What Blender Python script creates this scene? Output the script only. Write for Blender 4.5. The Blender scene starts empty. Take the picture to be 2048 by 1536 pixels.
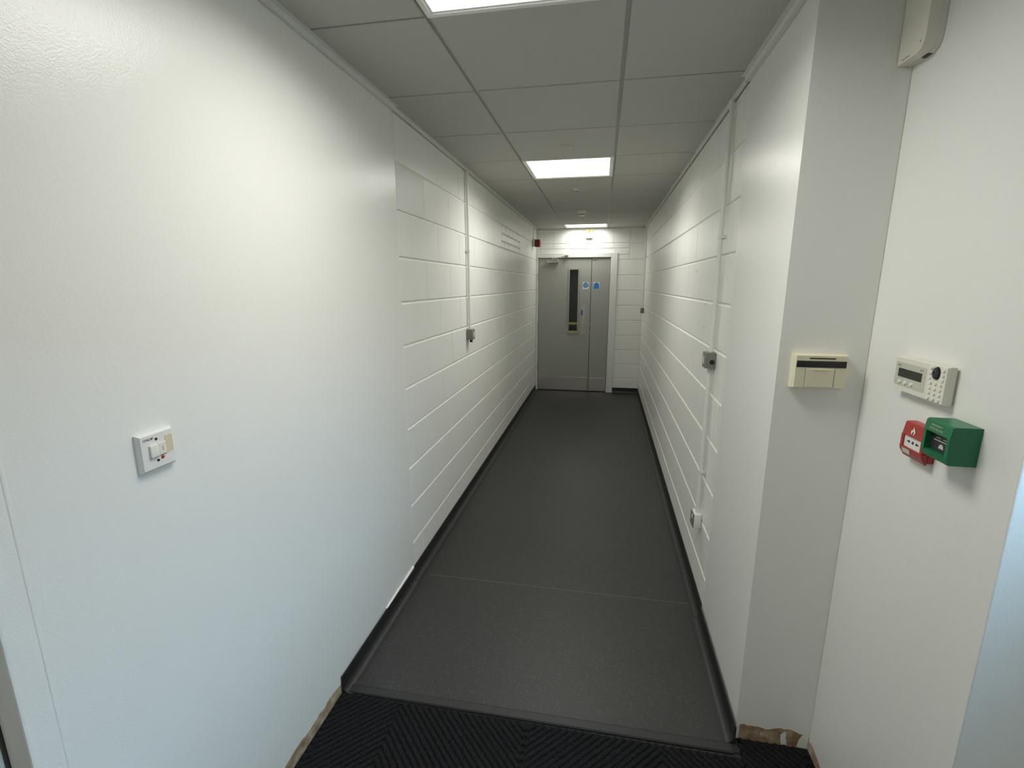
import bpy, bmesh, math, random
from mathutils import Matrix, Vector

random.seed(7)
S = bpy.context.scene
COL = S.collection
PI = math.pi

# ------------------------------------------------------------------ camera, world, exposure
F_PX, YAW, PITCH, ROLL, CAM_Z = 951.863, 0.1845, -0.2067, -0.0009, 1.6682
cd = bpy.data.cameras.new('camera')
cd.sensor_fit = 'HORIZONTAL'; cd.sensor_width = 36.0
cd.lens = F_PX / 2048 * 36.0
cd.clip_start = 0.02; cd.clip_end = 100
cam = bpy.data.objects.new('camera', cd); COL.objects.link(cam)
fw = Vector((-math.sin(YAW) * math.cos(PITCH), math.cos(YAW) * math.cos(PITCH), math.sin(PITCH)))
rt = Vector((math.cos(YAW), math.sin(YAW), 0)); up = rt.cross(fw)
r2 = rt * math.cos(ROLL) + up * math.sin(ROLL); u2 = up * math.cos(ROLL) - rt * math.sin(ROLL)
cam.matrix_world = Matrix(((r2.x, u2.x, -fw.x, 0), (r2.y, u2.y, -fw.y, 0), (r2.z, u2.z, -fw.z, CAM_Z), (0, 0, 0, 1)))
S.camera = cam

SKY_STRENGTH = 28.0
PANEL_STRENGTH = 2.5      # glow of the diffuser itself
PANEL_WATTS = 11.6        # light thrown down by each panel
PANEL_SPREAD = math.radians(162)
w = bpy.data.worlds.new('sky'); S.world = w; w.use_nodes = True
bg = w.node_tree.nodes['Background']
bg.inputs[0].default_value = (0.47, 0.71, 1.0, 1); bg.inputs[1].default_value = SKY_STRENGTH

S.view_settings.view_transform = 'Standard'
S.view_settings.look = 'None'
S.view_settings.gamma = 1.0
S.view_settings.use_curve_mapping = False
S.view_settings.exposure = 0.05
S.cycles.diffuse_bounces = 8

# ------------------------------------------------------------------ measured layout (metres)
XL = -1.009            # corridor left wall face
XR0, XRS = 0.538, 0.0075   # right wall face: x = XR0 + XRS*y
YF = 7.469             # far wall face
H = 2.487              # ceiling tile face
XC = 0.801             # keypad wall face
YR = 1.606             # return wall face
YE = 1.022             # end of keypad wall
YP_L, YP_R = 2.325, 2.255  # where the plaster stops and the blockwork begins
TL, TR = -0.572, 0.047     # centre lines of the ceiling tees
ROW0, ROWP = 1.618, 0.5955 # first cross joint and pitch
LOB_X0, LOB_X1, LOB_Y0 = -2.0, 1.15, -2.6

# ------------------------------------------------------------------ materials
MATS = {}
def new_mat(name):
    m = bpy.data.materials.new(name); m.use_nodes = True
    nt = m.node_tree
    b = nt.nodes['Principled BSDF']
    MATS[name] = m
    return m, nt, b
def plain(name, col, rough=0.5, metal=0.0, spec=0.5, bump=0, bscale=200, var=0.0, coat=0.0):
    m, nt, b = new_mat(name)
    b.inputs['Base Color'].default_value = (*col, 1)
    b.inputs['Roughness'].default_value = rough
    b.inputs['Metallic'].default_value = metal
    b.inputs['Specular IOR Level'].default_value = spec
    b.inputs['Coat Weight'].default_value = coat
    tc = nt.nodes.new('ShaderNodeTexCoord')
    n = nt.nodes.new('ShaderNodeTexNoise'); n.inputs['Scale'].default_value = bscale; n.inputs['Detail'].default_value = 3
    nt.links.new(tc.outputs['Object'], n.inputs['Vector'])
    if bump:
        bp = nt.nodes.new('ShaderNodeBump'); bp.inputs['Strength'].default_value = bump; bp.inputs['Distance'].default_value = 0.002
        nt.links.new(n.outputs['Fac'], bp.inputs['Height']); nt.links.new(bp.outputs['Normal'], b.inputs['Normal'])
    if var:
        n2 = nt.nodes.new('ShaderNodeTexNoise'); n2.inputs['Scale'].default_value = 6; n2.inputs['Detail'].default_value = 4
        nt.links.new(tc.outputs['Object'], n2.inputs['Vector'])
        mx = nt.nodes.new('ShaderNodeMix'); mx.data_type = 'RGBA'
        mx.inputs['A'].default_value = (*[c * (1 - var) for c in col], 1)
        mx.inputs['B'].default_value = (*[min(1, c * (1 + var)) for c in col], 1)
        nt.links.new(n2.outputs['Fac'], mx.inputs['Factor']); nt.links.new(mx.outputs['Result'], b.inputs['Base Color'])
    return m

def wall_paint(name, col, fine, fscale, coarse, cscale, rough):
    """satin emulsion with roller stipple and trowel ripples"""
    m, nt, b = new_mat(name)
    b.inputs['Base Color'].default_value = (*col, 1)
    b.inputs['Roughness'].default_value = rough
    g = nt.nodes.new('ShaderNodeNewGeometry')
    n1 = nt.nodes.new('ShaderNodeTexNoise'); n1.inputs['Scale'].default_value = fscale; n1.inputs['Detail'].default_value = 2
    n2 = nt.nodes.new('ShaderNodeTexNoise'); n2.inputs['Scale'].default_value = cscale; n2.inputs['Detail'].default_value = 4
    mp = nt.nodes.new('ShaderNodeMapping'); mp.inputs['Scale'].default_value = (1, 0.6, 1.5)
    nt.links.new(g.outputs['Position'], n1.inputs['Vector']); nt.links.new(g.outputs['Position'], mp.inputs['Vector'])
    nt.links.new(mp.outputs['Vector'], n2.inputs['Vector'])
    b1 = nt.nodes.new('ShaderNodeBump'); b1.inputs['Strength'].default_value = coarse; b1.inputs['Distance'].default_value = 0.004
    b2 = nt.nodes.new('ShaderNodeBump'); b2.inputs['Strength'].default_value = fine; b2.inputs['Distance'].default_value = 0.001
    nt.links.new(n2.outputs['Fac'], b1.inputs['Height']); nt.links.new(n1.outputs['Fac'], b2.inputs['Height'])
    nt.links.new(b1.outputs['Normal'], b2.inputs['Normal']); nt.links.new(b2.outputs['Normal'], b.inputs['Normal'])
    return m

WHITE = (0.86, 0.865, 0.825)
wall_paint('plaster_paint', WHITE, 0.38, 260, 0.07, 9, 0.27)
wall_paint('block_paint', WHITE, 0.30, 170, 0.10, 12, 0.33)
wall_paint('porous_block_paint', (0.76, 0.77, 0.73), 1.0, 120, 0.2, 60, 0.42)
wall_paint('mortar_paint', WHITE, 0.4, 90, 0.2, 40, 0.5)
plain('ceiling_tile', (0.50, 0.50, 0.46), 0.9, bump=0.35, bscale=420, var=0.02)
plain('tee_metal', (0.54, 0.54, 0.505), 0.5)
plain('trim_paint', (0.74, 0.75, 0.71), 0.45)
plain('light_frame', (0.85, 0.85, 0.82), 0.4)
plain('conduit_paint', (0.80, 0.81, 0.77), 0.35)
plain('white_plastic', (0.80, 0.80, 0.76), 0.3)
plain('cream_plastic', (0.78, 0.735, 0.55), 0.38)
plain('keypad_plastic', (0.80, 0.77, 0.67), 0.38)
plain('keypad_panel', (0.56, 0.58, 0.47), 0.45)
plain('aged_plastic', (0.70, 0.62, 0.44), 0.4)
plain('key_plastic', (0.84, 0.82, 0.74), 0.35)
plain('lcd', (0.035, 0.042, 0.036), 0.12)
plain('black_plastic', (0.012, 0.012, 0.013), 0.35)
plain('dark_glossy', (0.02, 0.02, 0.026), 0.15)
plain('grey_box', (0.21, 0.21, 0.19), 0.4)
plain('grey_label', (0.72, 0.72, 0.68), 0.4)
plain('steel', (0.52, 0.50, 0.46), 0.38, metal=0.85, bump=0.05, bscale=300, var=0.08)
plain('bright_steel', (0.66, 0.65, 0.62), 0.25, metal=1.0)
plain('red_plastic', (0.42, 0.035, 0.03), 0.3)
plain('dark_red', (0.16, 0.015, 0.015), 0.35)
plain('green_plastic', (0.008, 0.17, 0.068), 0.3, var=0.06)
plain('black_panel', (0.03, 0.03, 0.032), 0.4)
plain('silver_print', (0.58, 0.58, 0.55), 0.4)
plain('pale_print', (0.50, 0.56, 0.36), 0.5)
plain('red_print', (0.45, 0.04, 0.03), 0.5)
plain('white_card', (0.82, 0.82, 0.78), 0.5)
plain('blue_print', (0.03, 0.20, 0.55), 0.45)
plain('blue_tape', (0.05, 0.13, 0.42), 0.5)
plain('yellow_paint', (0.70, 0.68, 0.06), 0.4)
plain('amber_paint', (0.85, 0.62, 0.05), 0.4)
plain('lamp_amber', (0.62, 0.52, 0.20), 0.2)
plain('door_paint', (0.37, 0.375, 0.34), 0.42, bump=0.08, bscale=160, var=0.02)
plain('door_bead', (0.33, 0.33, 0.29), 0.4)
plain('frame_paint', (0.76, 0.77, 0.73), 0.35)
plain('skirting_vinyl', (0.016, 0.016, 0.017), 0.45, bump=0.1, bscale=400)
plain('rubber', (0.02, 0.02, 0.02), 0.5)
plain('weld', (0.10, 0.10, 0.09), 0.4)
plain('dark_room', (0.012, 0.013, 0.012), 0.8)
plain('outdoor_ground', (0.07, 0.07, 0.068), 0.9)
plain('blocker_brown', (0.09, 0.065, 0.055), 0.9)
plain('painted_door', (0.45, 0.52, 0.56), 0.45)

# vinyl floor with pale flecks
m, nt, b = new_mat('floor_vinyl')
g = nt.nodes.new('ShaderNodeNewGeometry')
vo = nt.nodes.new('ShaderNodeTexVoronoi'); vo.inputs['Scale'].default_value = 240
nt.links.new(g.outputs['Position'], vo.inputs['Vector'])
lt = nt.nodes.new('ShaderNodeMath'); lt.operation = 'LESS_THAN'; lt.inputs[1].default_value = 0.25
nt.links.new(vo.outputs['Distance'], lt.inputs[0])
sep = nt.nodes.new('ShaderNodeSeparateColor'); nt.links.new(vo.outputs['Color'], sep.inputs[0])
gt = nt.nodes.new('ShaderNodeMath'); gt.operation = 'GREATER_THAN'; gt.inputs[1].default_value = 0.66
nt.links.new(sep.outputs[0], gt.inputs[0])
mu = nt.nodes.new('ShaderNodeMath'); mu.operation = 'MULTIPLY'
nt.links.new(lt.outputs[0], mu.inputs[0]); nt.links.new(gt.outputs[0], mu.inputs[1])
mv = nt.nodes.new('ShaderNodeMath'); mv.operation = 'MULTIPLY'
nt.links.new(mu.outputs[0], mv.inputs[0]); nt.links.new(sep.outputs[1], mv.inputs[1])
dn = nt.nodes.new('ShaderNodeTexNoise'); dn.inputs['Scale'].default_value = 1.6; dn.inputs['Detail'].default_value = 5
nt.links.new(g.outputs['Position'], dn.inputs['Vector'])
mxa = nt.nodes.new('ShaderNodeMix'); mxa.data_type = 'RGBA'
mxa.inputs['A'].default_value = (0.018, 0.018, 0.0185, 1); mxa.inputs['B'].default_value = (0.031, 0.031, 0.028, 1)
nt.links.new(dn.outputs['Fac'], mxa.inputs['Factor'])
mxb = nt.nodes.new('ShaderNodeMix'); mxb.data_type = 'RGBA'; mxb.inputs['B'].default_value = (0.24, 0.245, 0.25, 1)
nt.links.new(mxa.outputs['Result'], mxb.inputs['A']); nt.links.new(mv.outputs[0], mxb.inputs['Factor'])
nt.links.new(mxb.outputs['Result'], b.inputs['Base Color'])
b.inputs['Roughness'].default_value = 0.46
fb = nt.nodes.new('ShaderNodeBump'); fb.inputs['Strength'].default_value = 0.25; fb.inputs['Distance'].default_value = 0.001
fn = nt.nodes.new('ShaderNodeTexNoise'); fn.inputs['Scale'].default_value = 260
nt.links.new(g.outputs['Position'], fn.inputs['Vector']); nt.links.new(fn.outputs['Fac'], fb.inputs['Height']); nt.links.new(fb.outputs['Normal'], b.inputs['Normal'])

# carpet pile
m, nt, b = new_mat('carpet')
g = nt.nodes.new('ShaderNodeNewGeometry')
cn = nt.nodes.new('ShaderNodeTexNoise'); cn.inputs['Scale'].default_value = 420; cn.inputs['Detail'].default_value = 3
nt.links.new(g.outputs['Position'], cn.inputs['Vector'])
cr = nt.nodes.new('ShaderNodeValToRGB')
cr.color_ramp.elements[0].position = 0.35; cr.color_ramp.elements[0].color = (0.004, 0.004, 0.005, 1)
cr.color_ramp.elements[1].position = 0.72; cr.color_ramp.elements[1].color = (0.040, 0.041, 0.043, 1)
nt.links.new(cn.outputs['Fac'], cr.inputs['Fac']); nt.links.new(cr.outputs['Color'], b.inputs['Base Color'])
b.inputs['Roughness'].default_value = 0.95; b.inputs['Specular IOR Level'].default_value = 0.1
cb = nt.nodes.new('ShaderNodeBump'); cb.inputs['Strength'].default_value = 1.0; cb.inputs['Distance'].default_value = 0.004
nt.links.new(cn.outputs['Fac'], cb.inputs['Height']); nt.links.new(cb.outputs['Normal'], b.inputs['Normal'])

# bare plaster / timber at the foot of the walls
m, nt, b = new_mat('bare_plaster')
g = nt.nodes.new('ShaderNodeNewGeometry')
pn = nt.nodes.new('ShaderNodeTexNoise'); pn.inputs['Scale'].default_value = 22; pn.inputs['Detail'].default_value = 6
nt.links.new(g.outputs['Position'], pn.inputs['Vector'])
pr = nt.nodes.new('ShaderNodeValToRGB')
pr.color_ramp.elements[0].position = 0.3; pr.color_ramp.elements[0].color = (0.18, 0.12, 0.07, 1)
pr.color_ramp.elements[1].position = 0.7; pr.color_ramp.elements[1].color = (0.52, 0.46, 0.36, 1)
e = pr.color_ramp.elements.new(0.5); e.color = (0.36, 0.26, 0.16, 1)
nt.links.new(pn.outputs['Fac'], pr.inputs['Fac']); nt.links.new(pr.outputs['Color'], b.inputs['Base Color'])
b.inputs['Roughness'].default_value = 0.9
pb = nt.nodes.new('ShaderNodeBump'); pb.inputs['Strength'].default_value = 0.8; pb.inputs['Distance'].default_value = 0.003
nt.links.new(pn.outputs['Fac'], pb.inputs['Height']); nt.links.new(pb.outputs['Normal'], b.inputs['Normal'])

# lit diffuser
m, nt, b = new_mat('diffuser')
b.inputs['Base Color'].default_value = (0.9, 0.9, 0.88, 1)
b.inputs['Emission Color'].default_value = (1.0, 0.985, 0.93, 1)
b.inputs['Emission Strength'].default_value = PANEL_STRENGTH

# thin window glass
m, nt, b = new_mat('glass')
nt.nodes.remove(b)
out = nt.nodes['Material Output']
tr = nt.nodes.new('ShaderNodeBsdfTransparent'); tr.inputs[0].default_value = (0.93, 0.95, 0.94, 1)
gl = nt.nodes.new('ShaderNodeBsdfGlossy'); gl.inputs['Roughness'].default_value = 0.03
fr = nt.nodes.new('ShaderNodeValue'); fr.outputs[0].default_value = 0.05
mx = nt.nodes.new('ShaderNodeMixShader')
nt.links.new(fr.outputs[0], mx.inputs[0]); nt.links.new(tr.outputs[0], mx.inputs[1]); nt.links.new(gl.outputs[0], mx.inputs[2])
nt.links.new(mx.outputs[0], out.inputs['Surface'])

# ------------------------------------------------------------------ helpers
def link_mesh(name, me, mat, parent=None, loc=(0, 0, 0), rot=(0, 0, 0)):
    o = bpy.data.objects.new(name, me); COL.objects.link(o)
    if mat and not me.materials: me.materials.append(MATS[mat])
    o.parent = parent; o.location = loc; o.rotation_euler = rot
    return o
def obj(name, bm, mat, parent=None, loc=(0, 0, 0), rot=(0, 0, 0), smooth=False):
    bmesh.ops.recalc_face_normals(bm, faces=bm.faces)
    me = bpy.data.meshes.new(name); bm.to_mesh(me); bm.free()
    if smooth:
        for p in me.polygons: p.use_smooth = True
        try: me.set_sharp_from_angle(angle=math.radians(38))
        except Exception: pass
    return link_mesh(name, me, mat, parent, loc, rot)
def empty(name, loc=(0, 0, 0), rz=0):
    o = bpy.data.objects.new(name, None); COL.objects.link(o); o.empty_display_size = 0.05
    o.location = loc; o.rotation_euler = (0, 0, rz)
    return o
def tag(o, label, cat=None, group=None, kind=None):
    o['label'] = label
    if cat: o['category'] = cat
    if group: o['group'] = group
    if kind: o['kind'] = kind
    return o
def struct(o, label): return tag(o, label, kind='structure')

def box(bm, x0, x1, y0, y1, z0, z1, bevel=0, seg=2):
    r = bmesh.ops.create_cube(bm, size=1)
    vs = r['verts']
    for v in vs:
        v.co = Vector((x0 + (v.co.x + .5) * (x1 - x0), y0 + (v.co.y + .5) * (y1 - y0), z0 + (v.co.z + .5) * (z1 - z0)))
    if bevel:
        es = {e for v in vs for e in v.link_edges}
        bmesh.ops.bevel(bm, geom=list(es), offset=bevel, segments=seg, affect='EDGES', profile=0.6)
    return vs
def bx(x0, x1, y0, y1, z0, z1, bevel=0, seg=2):
    bm = bmesh.new(); box(bm, x0, x1, y0, y1, z0, z1, bevel, seg); return bm
def cyl(bm, p0, p1, r, seg=16, r1=None):
    p0 = Vector(p0); p1 = Vector(p1); d = p1 - p0
    q = d.to_track_quat('Z', 'Y').to_matrix().to_4x4()
    bmesh.ops.create_cone(bm, cap_ends=True, cap_tris=False, segments=seg, radius1=r, radius2=r if r1 is None else r1,
                          depth=d.length, matrix=Matrix.Translation((p0 + p1) / 2) @ q)
def cy(p0, p1, r, seg=16, r1=None):
    bm = bmesh.new(); cyl(bm, p0, p1, r, seg, r1); return bm
def prism(pts, a, b, fn):
    """closed outline pts (2D) swept from a to b; fn(p,q,t) -> 3D"""
    bm = bmesh.new()
    va = [bm.verts.new(fn(p, q, a)) for p, q in pts]; vb = [bm.verts.new(fn(p, q, b)) for p, q in pts]
    n = len(pts)
    bm.faces.new(va); bm.faces.new(vb[::-1])
    for i in range(n): bm.faces.new((va[i], vb[i], vb[(i + 1) % n], va[(i + 1) % n]))
    return bm
def lathe(prof, seg=24, axis='Z'):
    bm = bmesh.new(); rings = []
    for r, h in prof:
        ring = []
        for i in range(seg):
            t = 2 * PI * i / seg
            ring.append(bm.verts.new((r * math.cos(t), r * math.sin(t), h)))
        rings.append(ring)
    for a, c in zip(rings, rings[1:]):
        for i in range(seg): bm.faces.new((a[i], a[(i + 1) % seg], c[(i + 1) % seg], c[i]))
    bm.faces.new(rings[0]); bm.faces.new(rings[-1][::-1])
    bmesh.ops.remove_doubles(bm, verts=bm.verts, dist=1e-6)
    return bm
def rrect(w, h, r, n=5):
    pts = []
    for cx, cyy, a0 in ((w / 2 - r, h / 2 - r, 0), (-w / 2 + r, h / 2 - r, PI / 2), (-w / 2 + r, -h / 2 + r, PI), (w / 2 - r, -h / 2 + r, 1.5 * PI)):
        for i in range(n + 1):
            t = a0 + PI / 2 * i / n; pts.append((cx + r * math.cos(t), cyy + r * math.sin(t)))
    return pts
def slab(pts, y0, y1, cx=0, cz=0):
    """outline in the local x-z plane, front face at y0 (towards -y)"""
    return prism(pts, y0, y1, lambda p, q, t: (p + cx, t, q + cz))
def text_part(name, body, size, mat, parent, x, y, z, align='CENTER', depth=0.0002):
    cu = bpy.data.curves.new('lettering', 'FONT'); cu.body = body; cu.size = size; cu.align_x = align; cu.align_y = 'CENTER'; cu.extrude = depth
    cu.resolution_u = 3
    t = bpy.data.objects.new('lettering', cu); COL.objects.link(t)
    bpy.context.view_layer.update()
    me = bpy.data.meshes.new_from_object(t.evaluated_get(bpy.context.evaluated_depsgraph_get()))
    bpy.data.objects.remove(t); bpy.data.curves.remove(cu)
    me.materials.clear()
    return link_mesh(name, me, mat, parent, (x, y, z), (PI / 2, 0, 0))
RZ_L, RZ_R = PI / 2, -PI / 2 - XRS      # turn a thing that faces -y so it faces into the corridor
def XR(y): return XR0 + XRS * y

# ------------------------------------------------------------------ blockwork
BLOCKS = {}
REC = 0.008
def block_mesh(wd, ht, bev):
    k = (round(wd, 3), round(ht, 3), bev)
    if k in BLOCKS: return BLOCKS[k]
    bm = bmesh.new(); a, c, q = wd / 2, ht / 2, bev; p = .0012
    f = [bm.verts.new((x, 0, z)) for x, z in ((-a + p, -c + q), (a - p, -c + q), (a - p, c - q), (-a + p, c - q))]
    mdl = [bm.verts.new((x, q * .8, z)) for x, z in ((-a, -c), (a, -c), (a, c), (-a, c))]
    bk = [bm.verts.new((x, REC + .0005, z)) for x, z in ((-a, -c), (a, -c), (a, c), (-a, c))]
    bm.faces.new(f)
    for i in range(4):
        j = (i + 1) % 4
        bm.faces.new((f[i], mdl[i], mdl[j], f[j])); bm.faces.new((mdl[i], bk[i], bk[j], mdl[j]))
    bm.faces.new(bk[::-1])
    bmesh.ops.recalc_face_normals(bm, faces=bm.faces)
    me = bpy.data.meshes.new('block'); bm.to_mesh(me); bm.free()
    me.materials.append(MATS['block_paint'])
    BLOCKS[k] = me
    return me
def lay(wall, u0, u1, z0, z1, name='block', gu=0.0030, gz=0.0100, mat=None):
    if u1 - u0 < 0.02 or z1 - z0 < 0.02: return
    wd, ht = u1 - u0 - gu, z1 - z0 - gz
    me = block_mesh(wd, ht, 0.0038)
    o = link_mesh(name, me, None, wall, ((u0 + u1) / 2, -0.0 + random.uniform(0, .0007), (z0 + z1) / 2), (0, 0, 0))
    if mat:
        o.material_slots[0].link = 'OBJECT'; o.material_slots[0].material = MATS[mat]
    return o
def course(wall, ua, ub, perps, z0, z1, gaps=None, **kw):
    us = [ua] + sorted(p for p in perps if ua + .02 < p < ub - .02) + [ub]
    for a, c in zip(us, us[1:]):
        lay(wall, a, c, z0, z1, gu=random.choice((0.0015, 0.0020, 0.0030, 0.0060)), **kw)
def seq(start, step, end):
    r = []
    while start < end: r.append(start); start += step
    return r
TOPZ = 2.475

# left wall: local u = world y
wl_loc = (XL, 0, 0)
bm = bmesh.new(); box(bm, YP_L, YF + .15, REC, 0.16, 0, TOPZ + .06)
wall_left = obj('wall_left', bm, 'mortar_paint', None, wl_loc, (0, 0, RZ_L))
struct(wall_left, 'white painted block wall with a smooth plastered near end, left of the corridor')
obj('plaster', bx(0.545, YP_L, 0, 0.16, 0, TOPZ + .06, 0.004, 2), 'plaster_paint', wall_left)
obj('corner_bead', prism([(-.005, .0005), (-.0022, -.0011), (.0022, -.0011), (.005, .0005)], 0, TOPZ, lambda p, q, t: (.598 + p, q, t)), 'plaster_paint', wall_left)
for k in range(11):
    z0, z1 = .225 * k, min(.225 * (k + 1), TOPZ)
    even = (k % 2 == 0)
    pa = seq(2.475 if even else 2.70, .45, 3.5)
    for a, c, ps in ((YP_L, 3.56, pa), (3.56, 4.50, [3.79, 4.24] if even else [3.99, 4.28])):
        if k == 9:
            us = [a] + [p for p in ps if a + .02 < p < c - .02] + [c]
            for i, (p, q) in enumerate(zip(us, us[1:])):
                lay(wall_left, p, q, z0, z1, mat='porous_block_paint' if (a == YP_L and i == 0) else None)
        else: course(wall_left, a, c, ps, z0, z1)
    if k != 9:
        course(wall_left, 4.50, 4.94, [4.69] if even else [], z0, z1)
        course(wall_left, 4.94, YF, seq(5.345, .45, 7.45) if even else seq(5.60, .45, 7.45), z0, z1)
    else:   # made-good patch of brick round an old lintel
        lay(wall_left, 4.50, 4.68, z0, z1); lay(wall_left, 4.68, 4.84, z0, z1)
        us = [4.84, 5.05, 5.27, 5.50, 5.73, 5.95]
        for p, q in zip(us, us[1:]): lay(wall_left, p, q, 2.165, z1, 'brick', .012, .012)
        lay(wall_left, 4.84, 5.95, 2.09, 2.165, 'lintel', .012, .012)
        us = [4.84, 4.97, 5.21, 5.635, 5.84, 5.95]
        for p, q in zip(us, us[1:]): lay(wall_left, p, q, z0, 2.09, 'brick', .014, .012)
        course(wall_left, 5.95, YF, seq(6.06, .45, 7.45), z0, z1)

# right wall: local u = -y
wall_right = obj('wall_right', bx(-YF - .15, -YP_R, REC, 0.16, 0, TOPZ + .06), 'mortar_paint', None, (XR0, 0, 0), (0, 0, RZ_R))
struct(wall_right, 'white painted block wall with a smooth plastered near end, right of the corridor')
obj('plaster', bx(-YP_R, -YR, 0, XC - XR(YR) - .0005, 0, TOPZ + .06, 0.0035, 2), 'plaster_paint', wall_right)
for k in range(11):
    z0, z1 = .225 * k, min(.225 * (k + 1), TOPZ)
    ps = [2.315] + (seq(2.76, .45, 7.45) if k % 2 == 0 else seq(2.53, .45, 7.45))
    if k == 9: ps = [2.285, 2.32] + seq(2.70, .45, 7.45)
    course(wall_right, -YF, -YP_R, [-p for p in ps], z0, z1)
for y, z in ((2.80, 1.561), (2.789, 1.433), (3.143, 1.743)):
    obj('screw_hole', cy((-y, -.0006, z), (-y, .004, z), .004, 10), 'black_plastic', wall_right)

# far wall: local u = x
DX0, DX1, DZ = -0.985, 0.112, 2.062     # door opening
FX0, FX1, FZ = XL + .003, 0.204, 2.126  # outer edge of architrave
wall_far = empty('wall_far', (0, YF, 0)); struct(wall_far, 'white painted block wall around the grey doors at the end of the corridor')
bm = bmesh.new()
box(bm, DX1 + .03, 0.75, REC, .15, 0, TOPZ + .06); box(bm, -1.16, DX1 + .03, REC, .15, DZ + .03, TOPZ + .06); box(bm, -1.16, DX0 - .012, REC, .15, 0, DZ + .03)
obj('mortar_bed', bm, 'mortar_paint', wall_far)
XRF = XR(YF)
for k in range(9): lay(wall_far, FX1 - .03, XRF, .225 * k, .225 * (k + 1))
lay(wall_far, .374, XRF, 2.025, 2.25); lay(wall_far, .374, XRF, 2.25, TOPZ)
lay(wall_far, FX1 - .03, .374, 2.025, 2.095, 'brick', .01, .01); lay(wall_far, FX1 - .03, .374, 2.095, 2.185, 'brick', .01, .01)
lay(wall_far, -.951, FX1 - .03, DZ + .04, 2.185, 'lintel', .01, .01); lay(wall_far, XL, -.951, DZ + .04, 2.185, 'brick', .01, .01)
us = [XL, -.951, -.753, -.519, -.067, .151, .374]
for p, q in zip(us, us[1:]): lay(wall_far, p, q, 2.185, 2.262, 'brick', .01, .01)
us = [XL, -.755, -.315, .137, .374]
for p, q in zip(us, us[1:]): lay(wall_far, p, q, 2.262, TOPZ)

# return wall, keypad wall, entrance walls
wall_return = obj('wall_return', bx(XR(YR) , XC + .12, YR, YR + .12, 0, TOPZ + .06), 'plaster_paint')
struct(wall_return, 'narrow white plastered return wall facing the entrance, carrying the card reader')
wall_keypad = obj('wall_keypad', bx(XC, LOB_X1 + .14, YE, YR + .05, 0, TOPZ + .06, 0.003, 2), 'plaster_paint')
struct(wall_keypad, 'white plastered wall at right carrying the keypad and call points')
wall_front = obj('wall_front', bx(LOB_X0, XL - .165, 0.72, 0.86, 0, TOPZ + .06), 'plaster_paint')
struct(wall_front, 'white wall of the entrance left of the corridor mouth')
wall_back = obj('wall_back', bx(LOB_X0 - .12, LOB_X1 + .14, LOB_Y0 - .12, LOB_Y0, 0, TOPZ + .06), 'plaster_paint')
struct(wall_back, 'white wall behind the camera in the entrance')
wall_side = obj('wall_side', bx(LOB_X0 - .12, LOB_X0, LOB_Y0, .86, 0, TOPZ + .06), 'plaster_paint')
struct(wall_side, 'white far left wall of the entrance')
WY0, WY1, WZ0, WZ1 = 0.16, 0.88, 1.46, 2.32
bm = bmesh.new()
box(bm, LOB_X1, LOB_X1 + .14, LOB_Y0, WY0, 0, TOPZ + .06); box(bm, LOB_X1, LOB_X1 + .14, WY1, YE, 0, TOPZ + .06)
box(bm, LOB_X1, LOB_X1 + .14, WY0, WY1, 0, WZ0); box(bm, LOB_X1, LOB_X1 + .14, WY0, WY1, WZ1, TOPZ + .06)
wall_window = obj('wall_window', bm, 'plaster_paint'); struct(wall_window, 'white entrance wall with the window, outside the picture at right')
win = empty('window_1', (LOB_X1 + .09, 0, 0)); struct(win, 'white framed entrance window letting in blue daylight at right')
bm = bmesh.new()
for a in ((WY0, WY0 + .05), (WY1 - .05, WY1), ((WY0 + WY1) / 2 - .025, (WY0 + WY1) / 2 + .025)): box(bm, -.025, .025, a[0], a[1], WZ0, WZ1)
box(bm, -.025, .025, WY0, WY1, WZ0, WZ0 + .05); box(bm, -.025, .025, WY0, WY1, WZ1 - .05, WZ1)
obj('window_frame', bm, 'frame_paint', win)
obj('pane', bx(-.003, .003, WY0 + .05, (WY0 + WY1) / 2 - .025, WZ0 + .05, WZ1 - .05), 'glass', win)
obj('pane', bx(-.003, .003, (WY0 + WY1) / 2 + .025, WY1 - .05, WZ0 + .05, WZ1 - .05), 'glass', win)
struct(obj('wall_sky_blocker', bx(7.5, 8.0, -14, 14, -.1, 4.1), 'blocker_brown'), 'unseen dark wall added outside the window to block the low sky')  # added out of view: keeps low sky light off the upper left wall
struct(obj('ground', bx(LOB_X1 + .15, 40, -30, 30, -.3, -.1), 'outdoor_ground'), 'unseen grey ground added outside the window to block light from below the horizon')  # unseen ground plane, added so no sky shines in from below the horizon

# door frame edge at the far left of the picture
d2 = empty('door_2', (0, .545, 0)); struct(d2, 'pale door in a white frame beside the near end of the left wall')
obj('seal', bx(XL - .062, XL - .054, -.004, .02, 0, 2.1), 'rubber', d2)
obj('frame', bx(XL - .130, XL - .0625, -.010, .10, 0, 2.1, .004), 'frame_paint', d2)
obj('seal', bx(XL - .140, XL - .1305, .02, .06, 0, 2.1), 'rubber', d2)
obj('door_leaf', bx(XL - .92, XL - .141, .015, .06, .01, 2.08, .003), 'painted_door', d2)

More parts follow.
